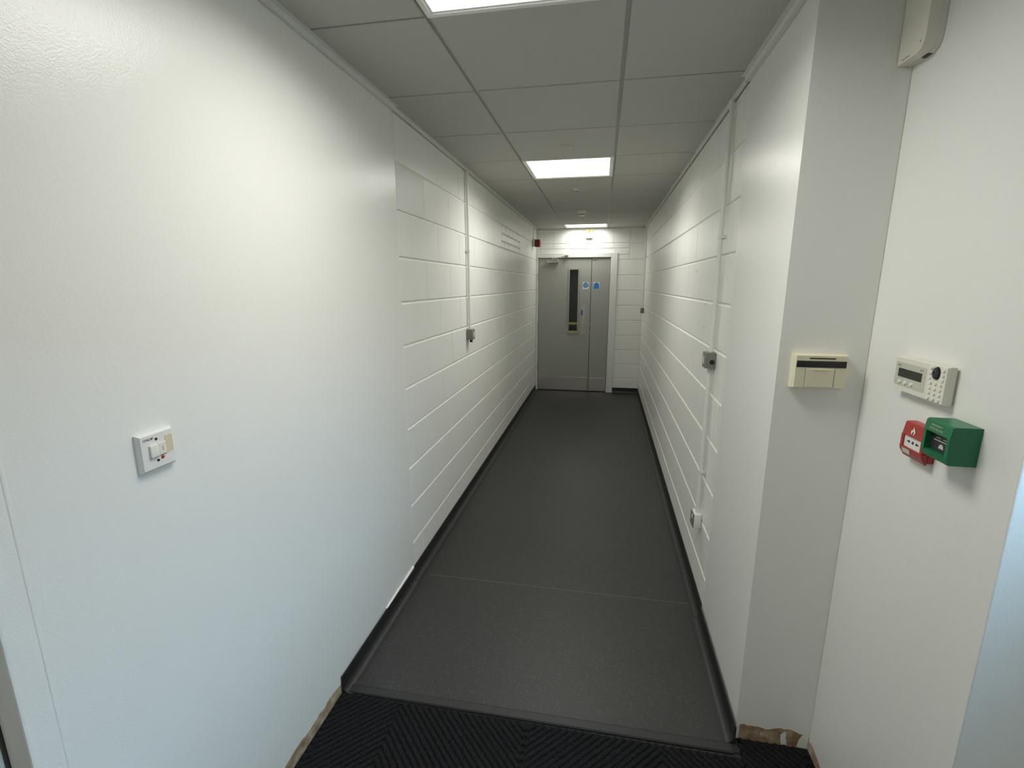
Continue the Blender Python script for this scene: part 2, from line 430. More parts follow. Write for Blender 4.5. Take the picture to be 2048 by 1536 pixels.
# rough unpainted strip at the foot of the walls
def rough_strip(name, wall, u0, u1, hmin, hmax, y, seed, step=.02):
    rnd = random.Random(seed); bm = bmesh.new(); n = max(2, int((u1 - u0) / step)); prev = None
    h = (hmin + hmax) / 2
    for i in range(n + 1):
        u = u0 + (u1 - u0) * i / n
        h = min(hmax, max(hmin, h + rnd.uniform(-.006, .006)))
        yy = y + rnd.uniform(-.0012, .0006)
        c = [bm.verts.new(p) for p in ((u, yy, 0), (u, yy + rnd.uniform(-.001, .001), h * .6), (u, y - .0003, h), (u, y + .002, h + .001), (u, y + .002, 0))]
        if prev:
            for a in range(5):
                d = (a + 1) % 5
                bm.faces.new((prev[a], c[a], c[d], prev[d]))
        prev = c
    return obj(name, bm, 'bare_plaster', wall)
rough_strip('bare_plaster', wall_left, .56, 1.52, .030, .055, -.0015, 3)
rough_strip('bare_plaster', wall_return, XR(YR) + .012, XC, .050, .075, YR - .0015, 5, .012)
o = rough_strip('bare_plaster', wall_keypad, -YR, -YE - .02, .03, .055, -.0015, 8, .012)
o.location = (XC, 0, 0); o.rotation_euler = (0, 0, -PI / 2)

# ------------------------------------------------------------------ floor, skirting
floor = obj('floor', bx(LOB_X0 - .12, LOB_X1 + .14, LOB_Y0 - .12, YF + .1, -.12, -.004), 'rubber')
struct(floor, 'dark grey flecked vinyl floor of the corridor')
SEAM = 2.375
obj('vinyl_sheet', bx(XL, .65, SEAM + .002, YF + .05, -.004, 0), 'floor_vinyl', floor)
obj('vinyl_sheet', bx(XL, .56, 1.545, SEAM - .002, -.004, 0), 'floor_vinyl', floor)
obj('weld_line', bx(XL + .06, .51, SEAM - .002, SEAM + .002, -.004, .0006), 'weld', floor)
# threshold strip, slightly askew
ts = obj('threshold_strip', prism([(-.024, 0), (-.020, .005), (.010, .006), (.017, .001), (.017, -.003), (-.024, -.003)], -.755, .755, lambda p, q, t: (t, p, q)),
         'rubber', None, (-.225, 1.5565, .001), (0, 0, math.radians(.35)))
tag(ts, 'black rubber threshold strip between the vinyl floor and the entrance mat', 'threshold strip')

SKH, COVE = .080, .050
def skirt_profile(th=.0045, hh=SKH):
    r = .030; x1 = th + r
    pts = [(0, 0.0002), (x1 + .012, 0.0002), (x1 + .012, .0006), (x1, .0012)]
    n = 8
    for i in range(1, n + 1):
        t = PI / 2 * i / n
        pts.append((x1 - r * math.sin(t), .0012 + r * (1 - math.cos(t))))
    pts += [(th, hh - .001), (th - .001, hh), (0, hh)]
    return pts
def skirting(name, parent, u0, u1, out=0.0, hh=SKH):
    return obj(name, prism(skirt_profile(hh=hh), u0, u1, lambda p, q, t: (t, -p - out - .0004, q)), 'skirting_vinyl', parent, smooth=True)
bl = empty('baseboard_left', (XL, 0, 0), RZ_L); struct(bl, 'black coved vinyl skirting along the left wall')
skirting('skirting_piece', bl, 2.305, YF - .002); skirting('skirting_piece', bl, 1.522, 2.300, .003, SKH - .004)
br = empty('baseboard_right', (XR0, 0, 0), RZ_R); struct(br, 'black coved vinyl skirting along the right wall')
skirting('skirting_piece', br, -YF + .002, -2.275); skirting('skirting_piece', br, -2.270, -1.578, .006, SKH - .006)
bf = empty('baseboard_far', (0, YF, 0), 0); struct(bf, 'short black coved skirting right of the far doors')
skirting('skirting_piece', bf, FX1 + .001, XRF - .002)
# flaking white paint edge above the near left skirting
rnd = random.Random(2); bm = bmesh.new(); prev = None
for i in range(40):
    u = 1.95 + .36 * i / 39
    hgt = .008 * (i / 39) + rnd.uniform(0, .004)
    c = [bm.verts.new(p) for p in ((u, -.0075, SKH - .004), (u, -.0072, SKH - .004 + hgt + .001), (u, .0, SKH - .004 + hgt + .004), (u, .0, SKH - .004))]
    if prev:
        for a in range(4): bm.faces.new((prev[a], c[a], c[(a + 1) % 4], prev[(a + 1) % 4]))
    prev = c
o = obj('torn_sealant', bm, 'white_card', bl)

# ------------------------------------------------------------------ ceiling
ceiling = obj('ceiling', bx(LOB_X0 - .12, LOB_X1 + .14, LOB_Y0 - .12, YF + .15, H + .030, H + .12), 'ceiling_tile')
struct(ceiling, 'suspended ceiling of grey-white square tiles')
LIGHT_ROWS = (-1, 3, 9)
G = .0085     # half gap between tiles
DROP = .010
TILES = {}
def tile(x0, x1, y0, y1):
    k = (round(x1 - x0, 3), round(y1 - y0, 3))
    if k not in TILES:
        a, c = (x1 - x0) / 2, (y1 - y0) / 2
        bm = bmesh.new(); q = .0015
        f = [bm.verts.new((x, y, 0)) for x, y in ((-a + q, -c + q), (a - q, -c + q), (a - q, c - q), (-a + q, c - q))]
        s = [bm.verts.new((x, y, q)) for x, y in ((-a, -c), (a, -c), (a, c), (-a, c))]
        t = [bm.verts.new((x, y, .016)) for x, y in ((-a, -c), (a, -c), (a, c), (-a, c))]
        bm.faces.new(f[::-1]); bm.faces.new(t)
        for i in range(4):
            j = (i + 1) % 4
            bm.faces.new((f[i], f[j], s[j], s[i])); bm.faces.new((s[i], s[j], t[j], t[i]))
        bmesh.ops.recalc_face_normals(bm, faces=bm.faces)
        me = bpy.data.meshes.new('ceiling_tile'); bm.to_mesh(me); bm.free(); me.materials.append(MATS['ceiling_tile'])
        TILES[k] = me
    o = link_mesh('ceiling_tile', TILES[k], None, ceiling, ((x0 + x1) / 2, (y0 + y1) / 2, H), (random.uniform(-.0008, .0008), random.uniform(-.0008, .0008), 0))
    return o
def rowy(k): return ROW0 + ROWP * k
FLANGE = .026
tile_cols = [(XL + FLANGE - .006, TL - G, 'L'), (TL + G, TR - G, 'C'), (TR + G, None, 'R')]
for k in range(-8, 10):
    y0 = max(rowy(k), LOB_Y0) + G * .6; y1 = min(rowy(k + 1), YF - FLANGE) - G * .6
    for x0, x1, c in tile_cols:
        if c == 'C' and (k in LIGHT_ROWS or k == -6): continue
        if c == 'R' and k >= 0: x1 = XR(y1) - FLANGE + .006
        if c == 'R' and k < 0: x1 = TR + .6 - G
        if c == 'L' and k < -2: x0 = TL - .6 + G
        tile(x0, x1, y0, y1)
    if k < 0:
        tile(TR + .6 + G, LOB_X1, y0, y1)
    if k < -2:
        tile(TL - 1.2 + G, TL - .6 - G, y0, y1); tile(LOB_X0, TL - 1.2 - G, y0, y1)
# exposed grid, sitting up between the tile edges
for x in (TL, TR):
    obj('main_tee', bx(x - .012, x + .012, LOB_Y0, YF, H + DROP, H + DROP + .003), 'tee_metal', ceiling)
    obj('main_tee', bx(x - .002, x + .002, LOB_Y0, YF, H + DROP + .003, H + .03), 'tee_metal', ceiling)
for k in range(-7, 10):
    y = rowy(k)
    obj('cross_tee', bx(XL if k > -2 else LOB_X0, XR(y) if k >= 0 else LOB_X1, y - .012, y + .012, H + DROP + .0006, H + DROP + .0026), 'tee_metal', ceiling)

# perimeter trims
def angle_trim(n, label, loc, rz, u0, u1, out, low):
    t = empty('trim_%d' % n, loc, rz); struct(t, label)
    bm = bmesh.new()
    box(bm, u0, u1, -FLANGE - out, 0, H + .001 - low * .3, H + .0028 - low * .3)
    obj('flange', bm, 'trim_paint', t)
    obj('batten', bx(u0, u1, -.011 - out, -.0005, H - .014 - low, H + .001, .001, 1), 'trim_paint', t)
    return t
angle_trim(1, 'white edge trim where the ceiling meets the far part of the left wall', (XL, 0, 0), RZ_L, YP_L + .012, YF, 0, 0)
angle_trim(2, 'white edge trim where the ceiling meets the near plastered left wall', (XL, 0, 0), RZ_L, .545, YP_L, .007, .005)
angle_trim(3, 'white edge trim where the ceiling meets the far part of the right wall', (XR0, 0, 0), RZ_R, -YF, -2.29, 0, 0)
angle_trim(4, 'white edge trim where the ceiling meets the near plastered right wall', (XR0, 0, 0), RZ_R, -2.268, -YR, .010, .006)
angle_trim(5, 'white edge trim where the ceiling meets the far wall above the doors', (0, YF, 0), 0, XL, XRF, 0, 0)
angle_trim(6, 'white edge trim where the ceiling meets the keypad wall', (XC, 0, 0), -PI / 2, -YR, -YE, 0, 0)
angle_trim(7, 'white edge trim where the ceiling meets the return wall', (0, YR, 0), 0, XR(YR), XC, 0, 0)

# ------------------------------------------------------------------ lights
LIGHT_LABELS = {-1: 'lit square ceiling panel nearest the camera, cut by the top of the picture',
                3: 'lit square ceiling panel in the middle of the corridor', 9: 'lit square ceiling panel farthest away, just in front of the doors',
                -6: 'lit square ceiling panel behind the camera in the entrance'}
for k in (-1, 3, 9, -6):
    y0, y1 = rowy(k) + .004, min(rowy(k + 1), YF - .055) - .004
    x0, x1 = TL + .004, TR - .004
    t = empty('ceiling_light', ((x0 + x1) / 2, (y0 + y1) / 2, H)); tag(t, LIGHT_LABELS[k], 'ceiling light', 'square ceiling light panels')
    a, c = (x1 - x0) / 2, (y1 - y0) / 2
    bm = bmesh.new()
    for (p0, p1, q0, q1) in ((-a, a, -c, -c + .018), (-a, a, c - .018, c), (-a, -a + .018, -c + .018, c - .018), (a - .018, a, -c + .018, c - .018)):
        box(bm, p0, p1, q0, q1, -.006, .022, .0015, 1)
    obj('frame', bm, 'light_frame', t)
    bm = bmesh.new()
    for (p0, p1, q0, q1) in ((-a + .018, a - .018, -c + .018, -c + .025), (-a + .018, a - .018, c - .025, c - .018), (-a + .018, -a + .025, -c + .025, c - .025), (a - .025, a - .018, -c + .025, c - .025)):
        box(bm, p0, p1, q0, q1, -.002, .016)
    obj('inner_lip', bm, 'light_frame', t)
    obj('diffuser', bx(-a + .0255, a - .0255, -c + .0255, c - .0255, .001, .005), 'diffuser', t)
    ld = bpy.data.lights.new('panel_light', 'AREA'); ld.shape = 'RECTANGLE'; ld.size = 2 * a - .052; ld.size_y = 2 * c - .052
    ld.energy = PANEL_WATTS * (0.70 if k == 9 else 1) * (ld.size * ld.size_y) / .31; ld.spread = PANEL_SPREAD; ld.color = (1.0, 0.985, 0.93)
    lo = bpy.data.objects.new('panel_light', ld); COL.objects.link(lo); lo.parent = t; lo.location = (0, 0, -.0075)

# ------------------------------------------------------------------ far doors
d1 = empty('door_1', (0, YF, 0)); struct(d1, 'grey double doors in a white frame at the end of the corridor')
def arch(pts, t0, t1): return prism(pts, t0, t1, lambda p, q, t: (p, t, q))
bm = bmesh.new()
box(bm, DX1, FX1, -.018, 0.001, 0, FZ, .003, 2)
obj('architrave', bm, 'frame_paint', d1)
obj('architrave', bx(FX0, DX1 - .0005, -.018, .001, DZ, FZ, .003, 2), 'frame_paint', d1)
obj('architrave', bx(FX0, DX0 - .001, -.018, .001, 0, DZ - .0005, .002, 2), 'frame_paint', d1)
bm = bmesh.new()
box(bm, DX1 - .006, DX1 + .03, .001, .15, 0, DZ + .03); box(bm, DX0 - .012, DX0 + .006, .001, .15, 0, DZ + .03); box(bm, DX0 + .006, DX1 - .006, .001, .15, DZ - .004, DZ + .03)
obj('frame', bm, 'frame_paint', d1)
bm = bmesh.new()
box(bm, DX0 + .006, DX0 + .02, .06, .075, 0, DZ - .004); box(bm, DX1 - .02, DX1 - .006, .06, .075, 0, DZ - .004); box(bm, DX0 + .02, DX1 - .02, .06, .075, DZ - .018, DZ - .004)
obj('stop', bm, 'rubber', d1)
SPL = -.172
LY0, LY1 = .008, .054
VX0, VX1, VZ0, VZ1 = -.520, -.345, .915, 1.905
bm = bmesh.new()
L0, L1, LZ0, LZ1 = DX0 + .011, SPL - .004, .010, DZ - .010
box(bm, L0, VX0, LY0, LY1, LZ0, LZ1); box(bm, VX1, L1, LY0, LY1, LZ0, LZ1); box(bm, VX0, VX1, LY0, LY1, LZ0, VZ0); box(bm, VX0, VX1, LY0, LY1, VZ1, LZ1)
bmesh.ops.remove_doubles(bm, verts=bm.verts, dist=1e-5)
leaf = obj('door_leaf', bm, 'door_paint', d1)
bm = bmesh.new(); bw = .024
for (p0, p1, q0, q1) in ((VX0, VX0 + bw, VZ0, VZ1), (VX1 - bw, VX1, VZ0, VZ1), (VX0 + bw, VX1 - bw, VZ0, VZ0 + bw), (VX0 + bw, VX1 - bw, VZ1 - bw, VZ1)):
    box(bm, p0, p1, LY0 - .010, LY0 + .015, q0, q1, .004, 2)
obj('glazing_bead', bm, 'door_bead', leaf)
obj('pane', bx(VX0 + bw, VX1 - bw, LY0 + .022, LY0 + .028, VZ0 + bw, VZ1 - bw), 'glass', leaf)
leaf2 = obj('door_leaf', bx(SPL + .003, DX1 - .011, LY0, LY1, LZ0, LZ1, .001, 1), 'door_paint', d1)
obj('kick_plate', bx(L0 + .008, L1 - .022, LY0 - .0016, LY0, .018, .225, .0006, 1), 'steel', leaf)
obj('kick_plate', bx(SPL + .018, DX1 - .022, LY0 - .0016, LY0, .018, .222, .0006, 1), 'steel', leaf2)
# pull handle on its plate
pl = obj('handle_plate', slab(rrect(.076, .445, .006), LY0 - .002, LY0, -.272, 1.132), 'steel', leaf)
bm = bmesh.new(); hx = -.270
cyl(bm, (hx, LY0 - .045, .985), (hx, LY0 - .045, 1.315), .010, 14)
for z in (.985, 1.315):
    cyl(bm, (hx, LY0 - .045, z), (hx, LY0 - .001, z), .010, 14)
    bmesh.ops.create_uvsphere(bm, u_segments=12, v_segments=8, radius=.010, matrix=Matrix.Translation((hx, LY0 - .045, z)))
obj('pull_handle', bm, 'bright_steel', leaf, smooth=True)
tag(obj('tape', bx(-.312, -.285, LY0 - .0035, LY0 - .002, 1.20, 1.275), 'blue_tape', leaf), 'scrap of blue sticker by the handle')
# door closer with its arm
bm = bx(-.842, -.668, LY0 - .058, LY0 - .0005, 1.985, 2.030, .006, 3)
obj('door_closer', bm, 'bright_steel', leaf, smooth=True)
bm = bmesh.new()
cyl(bm, (-.76, LY0 - .035, 2.030), (-.76, LY0 - .035, 2.048), .014, 14)
def bar(bm, a, c, wdt, tk):
    a = Vector(a); c = Vector(c); d = (c - a); n = Vector((-d.y, d.x, 0)).normalized() * wdt / 2
    vs = [bm.verts.new(p + q + Vector((0, 0, s))) for s in (-tk / 2, tk / 2) for p, q in ((a, n), (a, -n), (c, -n), (c, n))]
    for f in ((0, 1, 2, 3), (7, 6, 5, 4), (0, 4, 5, 1), (1, 5, 6, 2), (2, 6, 7, 3), (3, 7, 4, 0)): bm.faces.new([vs[i] for i in f])
bar(bm, (-.76, LY0 - .035, 2.046), (-.60, LY0 - .16, 2.062), .018, .005)
bar(bm, (-.60, LY0 - .16, 2.066), (-.555, LY0 - .035, 2.082), .014, .005)
cyl(bm, (-.60, LY0 - .16, 2.056), (-.60, LY0 - .16, 2.074), .010, 12)
box(bm, -.585, -.525, LY0 - .05, LY0 - .0262, 2.070, 2.096, .002, 1)
obj('closer_arm', bm, 'bright_steel', leaf)
obj('latch_keep', bx(-.155, -.105, LY0 - .012, LY0, 2.030, LZ1, .002, 1), 'steel', leaf2)
# hinges
for lf, x in ((leaf, DX0 + .0075), (leaf2, DX1 - .0075)):
    for z in (.36, 1.02, 1.78):
        obj('hinge', cy((x, LY0 - .006, z - .055), (x, LY0 - .006, z + .055), .0075, 12), 'steel', lf)
# round blue mandatory stickers
for lf, x, nm in ((leaf, -.254, 1), (leaf2, -.092, 0)):
    s = obj('sticker', slab(rrect(.088, .100, .004), LY0 - .0009, LY0, x, 1.645), 'white_card', lf)
    tag(s, 'square sticker with a solid blue disc')
    obj('disc', slab([(.040 * math.cos(2 * PI * i / 28), .040 * math.sin(2 * PI * i / 28)) for i in range(28)], LY0 - .0016, LY0 - .0009, x, 1.652), 'blue_print', lf)
    if not nm:
        obj('print', bx(x - .042, x + .040, LY0 - .0014, LY0 - .0009, 1.598, 1.640), 'blue_print', lf)
    if nm:
        bm = bmesh.new()
        for i, wd in enumerate((.034, .052, .040)): box(bm, x - wd / 2, x + wd / 2, LY0 - .0021, LY0 - .0016, 1.666 - .016 * i, 1.671 - .016 * i)
        obj('print', bm, 'silver_print', lf)
# dark space behind the vision panel with yellow rails
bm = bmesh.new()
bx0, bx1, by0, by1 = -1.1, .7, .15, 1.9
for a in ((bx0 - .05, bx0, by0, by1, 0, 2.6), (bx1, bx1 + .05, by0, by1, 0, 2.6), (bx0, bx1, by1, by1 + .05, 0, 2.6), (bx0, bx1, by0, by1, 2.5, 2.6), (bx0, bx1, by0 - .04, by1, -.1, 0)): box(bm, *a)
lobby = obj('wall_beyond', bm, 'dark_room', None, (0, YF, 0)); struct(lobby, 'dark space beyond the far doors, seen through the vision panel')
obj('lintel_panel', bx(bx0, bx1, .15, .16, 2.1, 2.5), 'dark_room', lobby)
r = empty('guard_rail', (0, YF, 0)); tag(r, 'yellow guard rail seen through the door glass', 'guard rail')
bm = cy((-1.0, .20, 1.052), (.5, .20, 1.052), .020, 14); obj('rail', bm, 'yellow_paint', r, smooth=True)
obj('rail', cy((-1.0, .20, .920), (.5, .20, .920), .022, 14), 'amber_paint', r, smooth=True)
for x in (-.98, .48): obj('post', cy((x, .20, 0), (x, .20, 1.07), .018, 14), 'yellow_paint', r, smooth=True)
n = empty('notice_card', (-.385, YF + 1.895, 1.62)); tag(n, 'small white notice seen through the door glass', 'notice')
obj('card', bx(-.018, .018, -.004, 0, -.075, .075), 'white_card', n)

# ------------------------------------------------------------------ ceiling devices
def ceil_disc(name, x, y, prof, label, cat, mats='white_plastic'):
    t = empty(name, (x, y, H)); tag(t, label, cat)
    obj('body', lathe(prof, 28), mats, t, smooth=True)
    return t
t = ceil_disc('speaker_cover', -.245, 3.15, [(.001, -.004), (.042, -.004), (.047, -.002), (.047, 0.0)], 'flat round blank cover on the tile before the middle light', 'cover', 'ceiling_tile')
t = ceil_disc('sprinkler_sensor', -.252, 4.42, [(.001, -.030), (.018, -.029), (.026, -.022), (.030, -.010), (.046, -.008), (.048, 0.0)], 'small round sensor on the ceiling just beyond the middle light', 'sensor', 'tee_metal')
obj('lens', lathe([(.001, -.036), (.010, -.034), (.013, -.029), (.001, -.0285)], 16), 'grey_box', t, smooth=True)
t = empty('smoke_detector', (-.262, 5.80, H)); tag(t, 'white domed smoke detector on the ceiling before the far light', 'smoke detector')
obj('base', lathe([(.001, -.010), (.052, -.010), (.055, -.007), (.055, 0)], 28), 'white_plastic', t, smooth=True)
obj('body', lathe([(.001, -.050), (.030, -.050), (.036, -.046), (.038, -.034), (.046, -.028), (.048, -.0105), (.001, -.0104)], 28), 'white_plastic', t, smooth=True)
obj('vent_ring', lathe([(.036, -.0345), (.0392, -.034), (.0392, -.0405), (.036, -.041)], 28), 'grey_box', t)

# ------------------------------------------------------------------ conduits
def conduit(label, wallloc, rz, u, ztop, zbot, saddles, off=.018, r=.0105, group='white wall conduits'):
    t = empty('cable_conduit', wallloc, rz); tag(t, label, 'conduit', group)
    obj('pipe', cy((u, -off, zbot), (u, -off, ztop), r, 18), 'conduit_paint', t, smooth=True)
    for z in saddles:
        bm = bmesh.new()
        cyl(bm, (u, -off, z - .008), (u, -off, z + .008), r + .0035, 18)
        box(bm, u - .026, u + .026, -.006, -.0008, z - .008, z + .008, .001, 1)
        box(bm, u - r - .002, u + r + .002, -off, -.001, z - .008, z + .008)
        obj('saddle', bm, 'conduit_paint', t, smooth=True)
    return t
WLL, WRL = (XL, 0, 0), (XR0, 0, 0)
CL_U, CR_U = 3.545, -2.475
conduit('white conduit running down the left wall to the grey box', WLL, RZ_L, CL_U, H - .016, 1.331, (1.91,))
conduit('white conduit running down the right wall from the ceiling to the grey box', WRL, RZ_R, CR_U, H - .016, 1.339, (1.885,))
conduit('white conduit on the right wall between the grey box and the socket', WRL, RZ_R, CR_U, 1.263, .484, (.715,))
t = conduit('white conduit in the far right corner running down to a small grey box', WRL, RZ_R, -7.10, H - .016, 1.335, (2.05,))
t = conduit('thin conduit above the red sounder on the left wall', WLL, RZ_L, 7.03, H - .016, 2.302, (), .012, .007)

def key_box(name, label, loc, rz, u, z0, z1, side, w=.074, d=.048, knob='side'):
    t = empty(name, loc, rz); tag(t, label, 'junction box')
    obj('back_box', bx(u - w / 2, u + w / 2, -d * .8, -.0008, z0, z1, .0015, 2), 'grey_box', t, smooth=True)
    obj('lid', bx(u - w / 2, u + w / 2, -d, -d * .8 - .0003, z0, z1, .0015, 2), 'grey_box', t, smooth=True)
    obj('switch_plate', bx(u - .010, u + .010, -d - .003, -d, z0 + .018, z1 - .020, .001, 1), 'grey_label', t)
    if knob == 'side':
        x = u + side * w / 2
        obj('knockout', cy((x, -d * .36, (z0 + z1) / 2 - .006), (x + side * .0025, -d * .36, (z0 + z1) / 2 - .006), .0118, 18), 'black_plastic', t, smooth=True)
        obj('gland', cy((u, -.018, z0 - .014), (u, -.018, z0 - .0005), .0120, 16), 'grey_label', t, smooth=True)
    elif knob == 'bottom':
        obj('gland', cy((u - .010, -.030, z0 - .020), (u - .010, -.030, z0 - .0005), .0115, 16), 'black_plastic', t, smooth=True)
    return t
key_box('isolator_box', 'small grey metal box with a black plug underneath, on the left wall conduit', WLL, RZ_L, CL_U, 1.252, 1.330, -1, knob='bottom')
key_box('isolator_box', 'grey metal box with a black round plug on its side, on the right wall conduit', WRL, RZ_R, CR_U, 1.262, 1.338, 1)
key_box('isolator_box', 'tiny grey box at the end of the conduit in the far right corner', WRL, RZ_R, -7.10, 1.262, 1.334, 1, .08, .045, knob=None)

# low socket
t = empty('wall_socket', WRL, RZ_R); tag(t, 'white surface socket with a dark metal face low on the right wall', 'socket')
u = CR_U - .003
obj('pattress', bx(u - .037, u + .037, -.038, -.0008, .408, .483, .003, 2), 'white_plastic', t, smooth=True)
pl = obj('face_plate', bx(u - .0365, u + .0365, -.043, -.0384, .4085, .4825, .001, 1), 'grey_box', t)
obj('rocker', bx(u + .006, u + .024, -.047, -.043, .452, .474, .002, 1), 'grey_label', t)
bm = bmesh.new(); box(bm, u - .004, u + .004, -.0436, -.043, .438, .450); box(bm, u - .018, u - .010, -.0436, -.043, .420, .428); box(bm, u + .010, u + .018, -.0436, -.043, .420, .428)
obj('socket_slots', bm, 'black_plastic', t)

# red sounder
t = empty('alarm_sounder', WLL, RZ_L); tag(t, 'dark red alarm sounder on a grey box high on the left wall near the doors', 'alarm')
obj('back_box', bx(6.985, 7.075, -.034, -.0008, 2.198, 2.300, .004, 2), 'grey_label', t, smooth=True)
obj('body', bx(6.985, 7.075, -.108, -.035, 2.190, 2.292, .012, 3), 'dark_red', t, smooth=True)
obj('beacon_lens', slab(rrect(.060, .070, .012), -.113, -.108, 7.03, 2.241), 'red_plastic', t)

# emergency twin spot above the doors
t = empty('emergency_light', (-.222, YF, 0)); tag(t, 'white emergency light with two amber spot lamps above the doors', 'emergency light')
obj('body', bx(-.053, .053, -.050, -.0008, 2.335, 2.418, .005, 2), 'white_plastic', t, smooth=True)
for x in (-.029, .029):
    hd = obj('spot_lamp', lathe([(.001, .016), (.014, .016), (.024, .008), (.027, -.006), (.027, -.016), (.023, -.016), (.021, -.010), (.001, -.009)], 20), 'lamp_amber', t, (x, -.030, 2.436), (PI / 2, 0, 0), smooth=True)
    obj('lens', lathe([(.001, -.0135), (.018, -.0115), (.0205, -.0095), (.001, -.0093)], 18), 'white_plastic', hd, smooth=True)

# ------------------------------------------------------------------ fused switch on the near left wall
t = empty('fused_switch', (XL, .8785, 1.294), RZ_L); tag(t, 'white fused wall switch with a red indicator on the near left wall', 'switch')
Wd = .090
bm = bmesh.new(); a = Wd / 2
def frustum(bm, w0, h0, y0, w1, h1, y1):
    v0 = [bm.verts.new((sx * w0, y0, sz * h0)) for sx, sz in ((-1, -1), (1, -1), (1, 1), (-1, 1))]
    v1 = [bm.verts.new((sx * w1, y1, sz * h1)) for sx, sz in ((-1, -1), (1, -1), (1, 1), (-1, 1))]
    bm.faces.new(v0); bm.faces.new(v1)
    for i in range(4): bm.faces.new((v0[i], v0[(i + 1) % 4], v1[(i + 1) % 4], v1[i]))
frustum(bm, a, a, -.0008, a, a, -.006); frustum(bm, a, a, -.006, a - .005, a - .005, -.013)
obj('plate', bm, 'white_plastic', t)
bm = bx(-.0225, -.0015, -.0185, -.0128, -.013, .016, .0015, 2); obj('rocker', bm, 'key_plastic', t, smooth=True)
bm = bx(.0005, .0195, -.0155, -.0128, -.013, .016, .0008, 1); obj('fuse_carrier', bm, 'keypad_plastic', t)
obj('slot', bx(.009, .0105, -.0157, -.0154, -.004, .007), 'grey_box', t)
obj('shadow_gap', bx(-.0016, .0006, -.0134, -.0129, -.0145, .0155), 'black_plastic', t)
obj('shadow_gap', bx(-.021, .0195, -.0134, -.0129, -.0148, -.0132), 'black_plastic', t)
obj('sticky_label', bx(.0200, .0385, -.0138, -.0129, -.012, .028), 'aged_plastic', t)
for x, z in ((-.002, .027), (-.004, -.0235)):
    obj('screw', lathe([(.001, 0), (.0032, 0), (.0032, -.0012), (.001, -.0016)], 14), 'black_plastic', t, (x, -.0128, z), (-PI / 2, 0, 0))
obj('indicator', lathe([(.001, 0), (.0042, 0), (.0038, .0018), (.001, .0026)], 16), 'red_plastic', t, (.008, -.0128, -.0195), (PI / 2, 0, 0), smooth=True)
text_part('lettering', '12TN BY', .0072, 'black_plastic', t, -.0215, -.0133, .0305)

# ------------------------------------------------------------------ card reader on the return wall
t = empty('card_reader', (.662, YR, 1.4055)); tag(t, 'cream card reader with a black strip on the return wall', 'card reader')
W2, H2, D2 = .076, .052, .031
bm = bmesh.new(); frustum(bm, W2, H2, -.0008, W2, H2, -.020); frustum(bm, W2, H2, -.020, W2 - .006, H2 - .003, -D2)
bmesh.ops.remove_doubles(bm, verts=bm.verts, dist=1e-6)
obj('body', bm, 'cream_plastic', t)
obj('display_strip', bx(-.0685, .069, -D2 - .0009, -D2 + .001, .0135, .0335), 'dark_glossy', t)
obj('card_slot', bx(-.034, .038, -D2 - .0006, -D2 + .001, .0395, .0430), 'black_plastic', t)
fl = obj('flap', bx(-.0405, .0385, -D2 - .0012, -D2 + .0005, -.0475, .0085, .0006, 1), 'cream_plastic', t)
for x in (-.0415, .0395): obj('seam', bx(x - .0007, x + .0007, -D2 - .0003, -D2 + .001, -.0478, .0110), 'grey_box', t)
obj('flap_lip', prism([(-.020, .0), (-.010, -.0022), (.010, -.0022), (.020, 0), (.010, .0006), (-.010, .0006)], -D2 - .0032, -D2 - .0012, lambda p, q, s: (p, s, q + .0075)), 'cream_plastic', t)

# ------------------------------------------------------------------ keypad
RZ_C = -PI / 2
t = empty('alarm_keypad', (XC, 1.322, 1.4375), RZ_C); tag(t, 'cream alarm keypad with a small screen and number keys', 'keypad')
W3, H3, D3 = .098, .0445, .024
obj('back_plate', slab(rrect(.186, .080, .004), -.006, -.0008), 'keypad_plastic', t)
bm = bmesh.new(); frustum(bm, W3, H3, -.006, W3, H3, -.018); frustum(bm, W3, H3, -.018, W3 - .002, H3 - .002, -D3)
bmesh.ops.remove_doubles(bm, verts=bm.verts, dist=1e-6)
obj('body', bm, 'keypad_plastic', t)
pn = obj('screen_panel', slab(rrect(.122, .060, .002), -D3 - .0005, -D3 + .001, -.033, .0005), 'keypad_panel', t)
obj('screen', slab(rrect(.094, .0215, .001), -D3 - .0012, -D3 - .0005, -.033, .0045), 'lcd', pn)
for x in (-.070, -.046, -.021): obj('key', lathe([(.001, .003), (.0045, .0026), (.0055, 0), (.001, -.0002)], 14), 'key_plastic', t, (x, -D3 - .0005, -.0195), (PI / 2, 0, 0), smooth=True)
for x, w_ in ((-.082, .008), (.010, .010)):
    bm = bmesh.new()
    for i in range(2): box(bm, x - w_ / 2 + i * .007, x - w_ / 2 + i * .007 + .0035, -D3 - .0008, -D3 - .0005, .0205, .0245)
    obj('print', bm, 'grey_box', pn)
kx = (.046, .064, .082)
for r_ in range(4):
    for c_ in range(3):
        obj('key', lathe([(.001, .0030), (.0048, .0027), (.0060, 0), (.001, -.0002)], 14), 'key_plastic', t, (kx[c_], -D3 + .0002, .001 - .0122 * r_), (PI / 2, 0, 0), smooth=True)
for r_ in range(3):
    for c_ in (0, 2):
        obj('key', lathe([(.001, .0030), (.0048, .0027), (.0060, 0), (.001, -.0002)], 14), 'key_plastic', t, (kx[c_] + (.002 if c_ else -.004), -D3 + .0002, .0355 - .0115 * r_), (PI / 2, 0, 0), smooth=True)
rk = obj('rocker', lathe([(.001, .0060), (.007, .0058), (.0108, .0045), (.0125, 0), (.001, -.0003)], 24), 'dark_glossy', t, (.0635, -D3 + .0002, .0255), (PI / 2, 0, 0), smooth=True)
rk.scale = (.95, 1.28, 1)

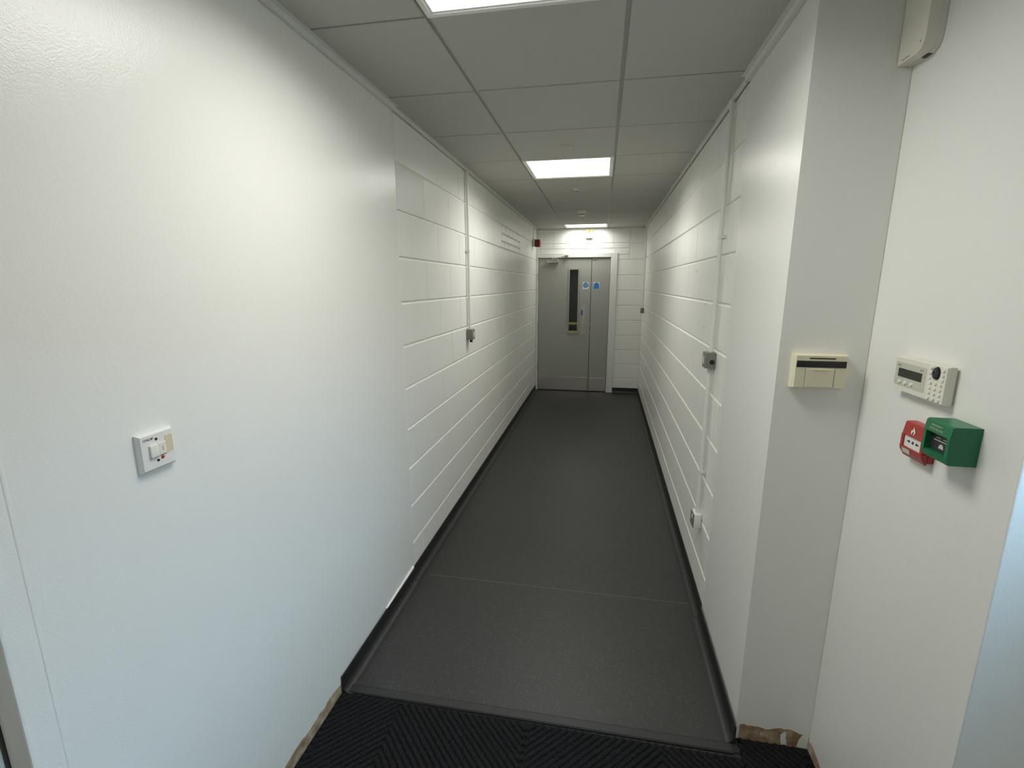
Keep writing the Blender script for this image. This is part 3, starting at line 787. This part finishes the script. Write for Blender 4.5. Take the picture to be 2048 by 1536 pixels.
# ------------------------------------------------------------------ red call point
t = empty('fire_call_point', (XC, 1.2945, 1.2825), RZ_C); tag(t, 'red fire alarm call point with a white glass and arrows', 'call point')
a, hh = .0435, .0455
prof = [(-hh, -.020), (-hh + .014, -.029), (0, -.033), (hh - .010, -.029), (hh, -.022), (hh, -.0008), (-hh, -.0008)]   # (z, y)
outer = [(-a, -hh + .010), (-a + .006, -hh), (a - .006, -hh), (a, -hh + .010), (a, hh - .006), (a - .006, hh), (-a + .006, hh), (-a, hh - .006)]
obj('back_box', bx(-a + .001, a - .001, -.016, -.0008, -hh + .004, hh, .002, 1), 'red_plastic', t)
bm = bmesh.new()
# front bezel: top block, bottom block, two cheeks round the glass
top_ = [(.012, -.0305), (hh - .003, -.026), (hh, -.022), (hh, -.0162), (.012, -.0162)]
bot_ = [(-.0185, -.0305), (-hh + .016, -.029), (-hh, -.019), (-hh, -.0162), (-.0185, -.0162)]
for pf, x0, x1 in ((top_, -a + .004, a - .004), (bot_, -a, a)):
    b2 = prism(pf, x0, x1, lambda p, q, s: (s, q, p)); me = bpy.data.meshes.new('tmp'); b2.to_mesh(me); b2.free(); bm.from_mesh(me); bpy.data.meshes.remove(me)
box(bm, -a, -a + .010, -.0305, -.0162, -.0185, .012, .0015, 1); box(bm, a - .010, a, -.0305, -.0162, -.0185, .012, .0015, 1)
obj('front_cover', bm, 'red_plastic', t)
gl_ = obj('break_glass', bx(-a + .0102, a - .0102, -.0265, -.017, -.0184, .0118), 'white_card', t)
def arrow(x, dr):
    pts = [(x - dr * .006, .0016), (x, .0016), (x, .0042), (x + dr * .006, 0), (x, -.0042), (x, -.0016), (x - dr * .006, -.0016)]
    return slab(pts, -.0270, -.0265, 0, -.003)
obj('arrow', arrow(-.016, 1), 'black_plastic', gl_); obj('arrow', arrow(.016, -1), 'black_plastic', gl_)
obj('dot', slab([(.0038 * math.cos(2 * PI * i / 16), .0038 * math.sin(2 * PI * i / 16)) for i in range(16)], -.0270, -.0265, 0, -.003), 'black_plastic', gl_)
# flame-in-house emblem and the pale label
fp = [(-.006, -.008), (-.008, 0), (-.003, .003), (-.002, .010), (.004, .004), (.008, -.001), (.006, -.008), (.002, -.009), (.003, -.003), (-.001, .002), (-.002, -.005), (-.004, -.009)]
o = obj('flame_emblem', slab(fp, -.0006, 0), 'white_card', t, (0, -.0292, .027), (math.radians(-8), 0, 0))
o = obj('pale_label', slab([(-.016, -.006), (.014, -.006), (.014, .006), (-.016, .006)], -.0006, 0), 'silver_print', t, (-.020 + .004, -.0290, -.0290), (math.radians(14), 0, 0))

# ------------------------------------------------------------------ green door release
t = empty('door_release', (XC, 1.169, 1.3255), RZ_C); tag(t, 'green emergency door release box overlapping the red call point', 'door release')
a, hh, D4 = .0425, .0430, .056
oz0, oz1, ox = -.0225, .0165, .0335
bm = bmesh.new()
box(bm, -a, a, -.0302, -.0008, -hh, hh)
obj('back_box', bm, 'green_plastic', t)
bm = bmesh.new()
def add_prism(bm, pf, x0, x1):
    b2 = prism(pf, x0, x1, lambda p, q, s: (s, q, p)); me = bpy.data.meshes.new('tmp'); b2.to_mesh(me); b2.free(); bm.from_mesh(me); bpy.data.meshes.remove(me)
add_prism(bm, [(oz1, -D4 - .003), (hh - .003, -D4), (hh, -D4 + .004), (hh, -.0302), (oz1, -.0302)], -a, a)
add_prism(bm, [(oz0 - .004, -D4 - .003), (-hh + .002, -D4), (-hh, -D4 + .003), (-hh, -.0302), (oz0 - .004, -.0302)], -a, a)
box(bm, -a, -ox, -D4 - .003, -.0302, oz0 - .004, oz1); box(bm, ox, a, -D4 - .003, -.0302, oz0 - .004, oz1)
obj('front_cover', bm, 'green_plastic', t)
bp_ = obj('break_plate', bx(-ox, ox, -.0470, -.0303, oz0 - .003, oz1), 'black_panel', t)
bm = bmesh.new()
for x0, x1, z0, z1 in ((-.026, .020, .0115, .0140), (-.016, -.002, .0035, .0050), (.006, .020, .0035, .0050), (-.022, .026, -.0025, -.0008)): box(bm, x0, x1, -.0475, -.0470, z0, z1)
bar_pts = [(-.004, .001), (0, .006), (.004, .001), (0, -.004)]
obj('print', bm, 'silver_print', bp_)
obj('emblem', slab([(-.008, -.006), (.008, -.006), (.006, .001), (0, .005), (-.006, .001)], -.0475, -.0470, .003, -.012), 'silver_print', bp_)
lab = text_part('lettering', 'EMERGENCY', .0062, 'pale_print', t, -.004, -D4 - .0018, .0325)
lab.rotation_euler = (PI / 2 - math.radians(6), 0, 0)
lab = text_part('lettering', 'DOOR RELEASE', .0062, 'pale_print', t, -.004, -D4 - .0026, .0245)
lab.rotation_euler = (PI / 2 - math.radians(6), 0, 0)

# ------------------------------------------------------------------ alarm housing at the top right
t = empty('alarm_housing', (XC, 1.546, 0), RZ_C); tag(t, 'tall cream plastic housing in the top right corner beside the return wall', 'alarm housing')
a = .0575
pts = [(-a, 2.240), (a - .030, 2.238), (a - .012, 2.244), (a - .003, 2.256), (a, 2.275), (a, 2.470), (-a, 2.470)]
def housing(pts, y0, y1): return prism(pts, y0, y1, lambda p, q, s: (p, s, q))
obj('base', housing(pts, -.012, -.0008), 'white_plastic', t, smooth=True)
ins = [(p * .985, q if q > 2.4 else q + .002) for p, q in pts]
obj('cover', housing(ins, -.040, -.0122), 'keypad_plastic', t, smooth=True)
obj('slot', bx(-.035, -.004, -.0406, -.040, 2.2475, 2.2495), 'grey_box', t); obj('slot', bx(.036, .0385, -.0406, -.040, 2.262, 2.267), 'grey_box', t)
obj('cable_notch', bx(.0, .028, -.012, -.003, 2.2375, 2.2405), 'black_plastic', t)

# ------------------------------------------------------------------ entrance mat with chevron ribs
mat_ = empty('entrance_mat', (0, 0, 0)); tag(mat_, 'black ribbed entrance mat with a chevron weave in the foreground', 'mat')
MY1 = 1.5235
def in_mat(x, y):
    if y > MY1 or y < LOB_Y0 + .01: return False
    return True
bm = bmesh.new()
box(bm, XL + .004, XC - .004, YE - .0, MY1, -.004, .001); box(bm, .556, XC - .004, MY1, YR - .004, -.004, .001); box(bm, LOB_X0 + .004, LOB_X1 - .004, LOB_Y0 + .004, .53, -.004, .001); box(bm, XL + .004, LOB_X1 - .004, .53, YE - .004, -.004, .001)
obj('backing', bm, 'carpet', mat_)
PITCH_R, RIB_W, RIB_H = .0300, .0083, .0095
zones = [(-.739 - .505, -1), (-.739 - .005, 1), (-.224, -1), (.272, 1), (.778, -1)]
edges = [-1.244, -.739, -.224, .272, .778, LOB_X1]
def add_rib(bm, p0, p1, rnd):
    d = (p1 - p0); L = d.length
    if L < .012: return False
    d /= L; nrm = Vector((-d.y, d.x, 0)); n = max(2, int(L / .03)); prev = None
    prof = [(-1, 0), (-.72, .72), (0, 1), (.72, .72), (1, 0)]
    for i in range(n + 1):
        c = p0 + d * (L * i / n); jw = rnd.uniform(.9, 1.1); jh = rnd.uniform(.85, 1.1)
        ring = [bm.verts.new(c + nrm * (q * RIB_W * jw) + Vector((0, 0, .0008 + s * RIB_H * jh))) for q, s in prof]
        if prev:
            for k in range(4): bm.faces.new((prev[k], ring[k], ring[k + 1], prev[k + 1]))
        else: bm.faces.new(ring)
        prev = ring
    bm.faces.new(prev[::-1])
    return True
rnd = random.Random(11)
rest = bmesh.new()
vleft = -(edges[1] - edges[0])
YSPLIT = 1.02
for zi in range(5):
    x0, x1 = edges[zi], edges[zi + 1]
    sgn = 1 if zi % 2 == 0 else -1          # +1: rises to the right
    # line: y = vleft + sgn*(x-x0) + c, so the ribs of neighbouring bands meet
    c = -2.8
    while c < 2.6:
        for lo, hi, near in ((YSPLIT, MY1 - .004, 1), (YSPLIT, YR - .008, 2), (LOB_Y0 + .01, YSPLIT - .004, 0)):
            xa, xb = x0 + .003, x1 - .003
            if near == 1: xa = max(xa, XL + .012); xb = min(xb, .553)
            elif near == 2: xa = max(xa, .556); xb = min(xb, XC - .010)
            else: xa = max(xa, LOB_X0 + .01); xb = min(xb, LOB_X1 - .01)
            ya, yb = vleft + sgn * (xa - x0) + c, vleft + sgn * (xb - x0) + c
            # clip in y
            def cl(xs, ys, xe, ye):
                t0, t1 = 0.0, 1.0; dy = ye - ys
                if abs(dy) < 1e-9: return None
                ts = sorted(((lo - ys) / dy, (hi - ys) / dy)); t0 = max(t0, ts[0]); t1 = min(t1, ts[1])
                if t1 <= t0: return None
                return Vector((xs + (xe - xs) * t0, ys + dy * t0, 0)), Vector((xs + (xe - xs) * t1, ys + dy * t1, 0))
            if xb > xa:
                seg = cl(xa, ya, xb, yb)
                if seg:
                    if near:
                        bm = bmesh.new()
                        if add_rib(bm, seg[0], seg[1], rnd): obj('rib', bm, 'carpet', mat_, smooth=True)
                        else: bm.free()
                    else:
                        add_rib(rest, seg[0], seg[1], rnd)
        c += PITCH_R
    vleft += sgn * (x1 - x0)
o = obj('ribbing', rest, 'carpet', mat_, smooth=True); o['kind'] = 'stuff'
bpy.context.view_layer.update()
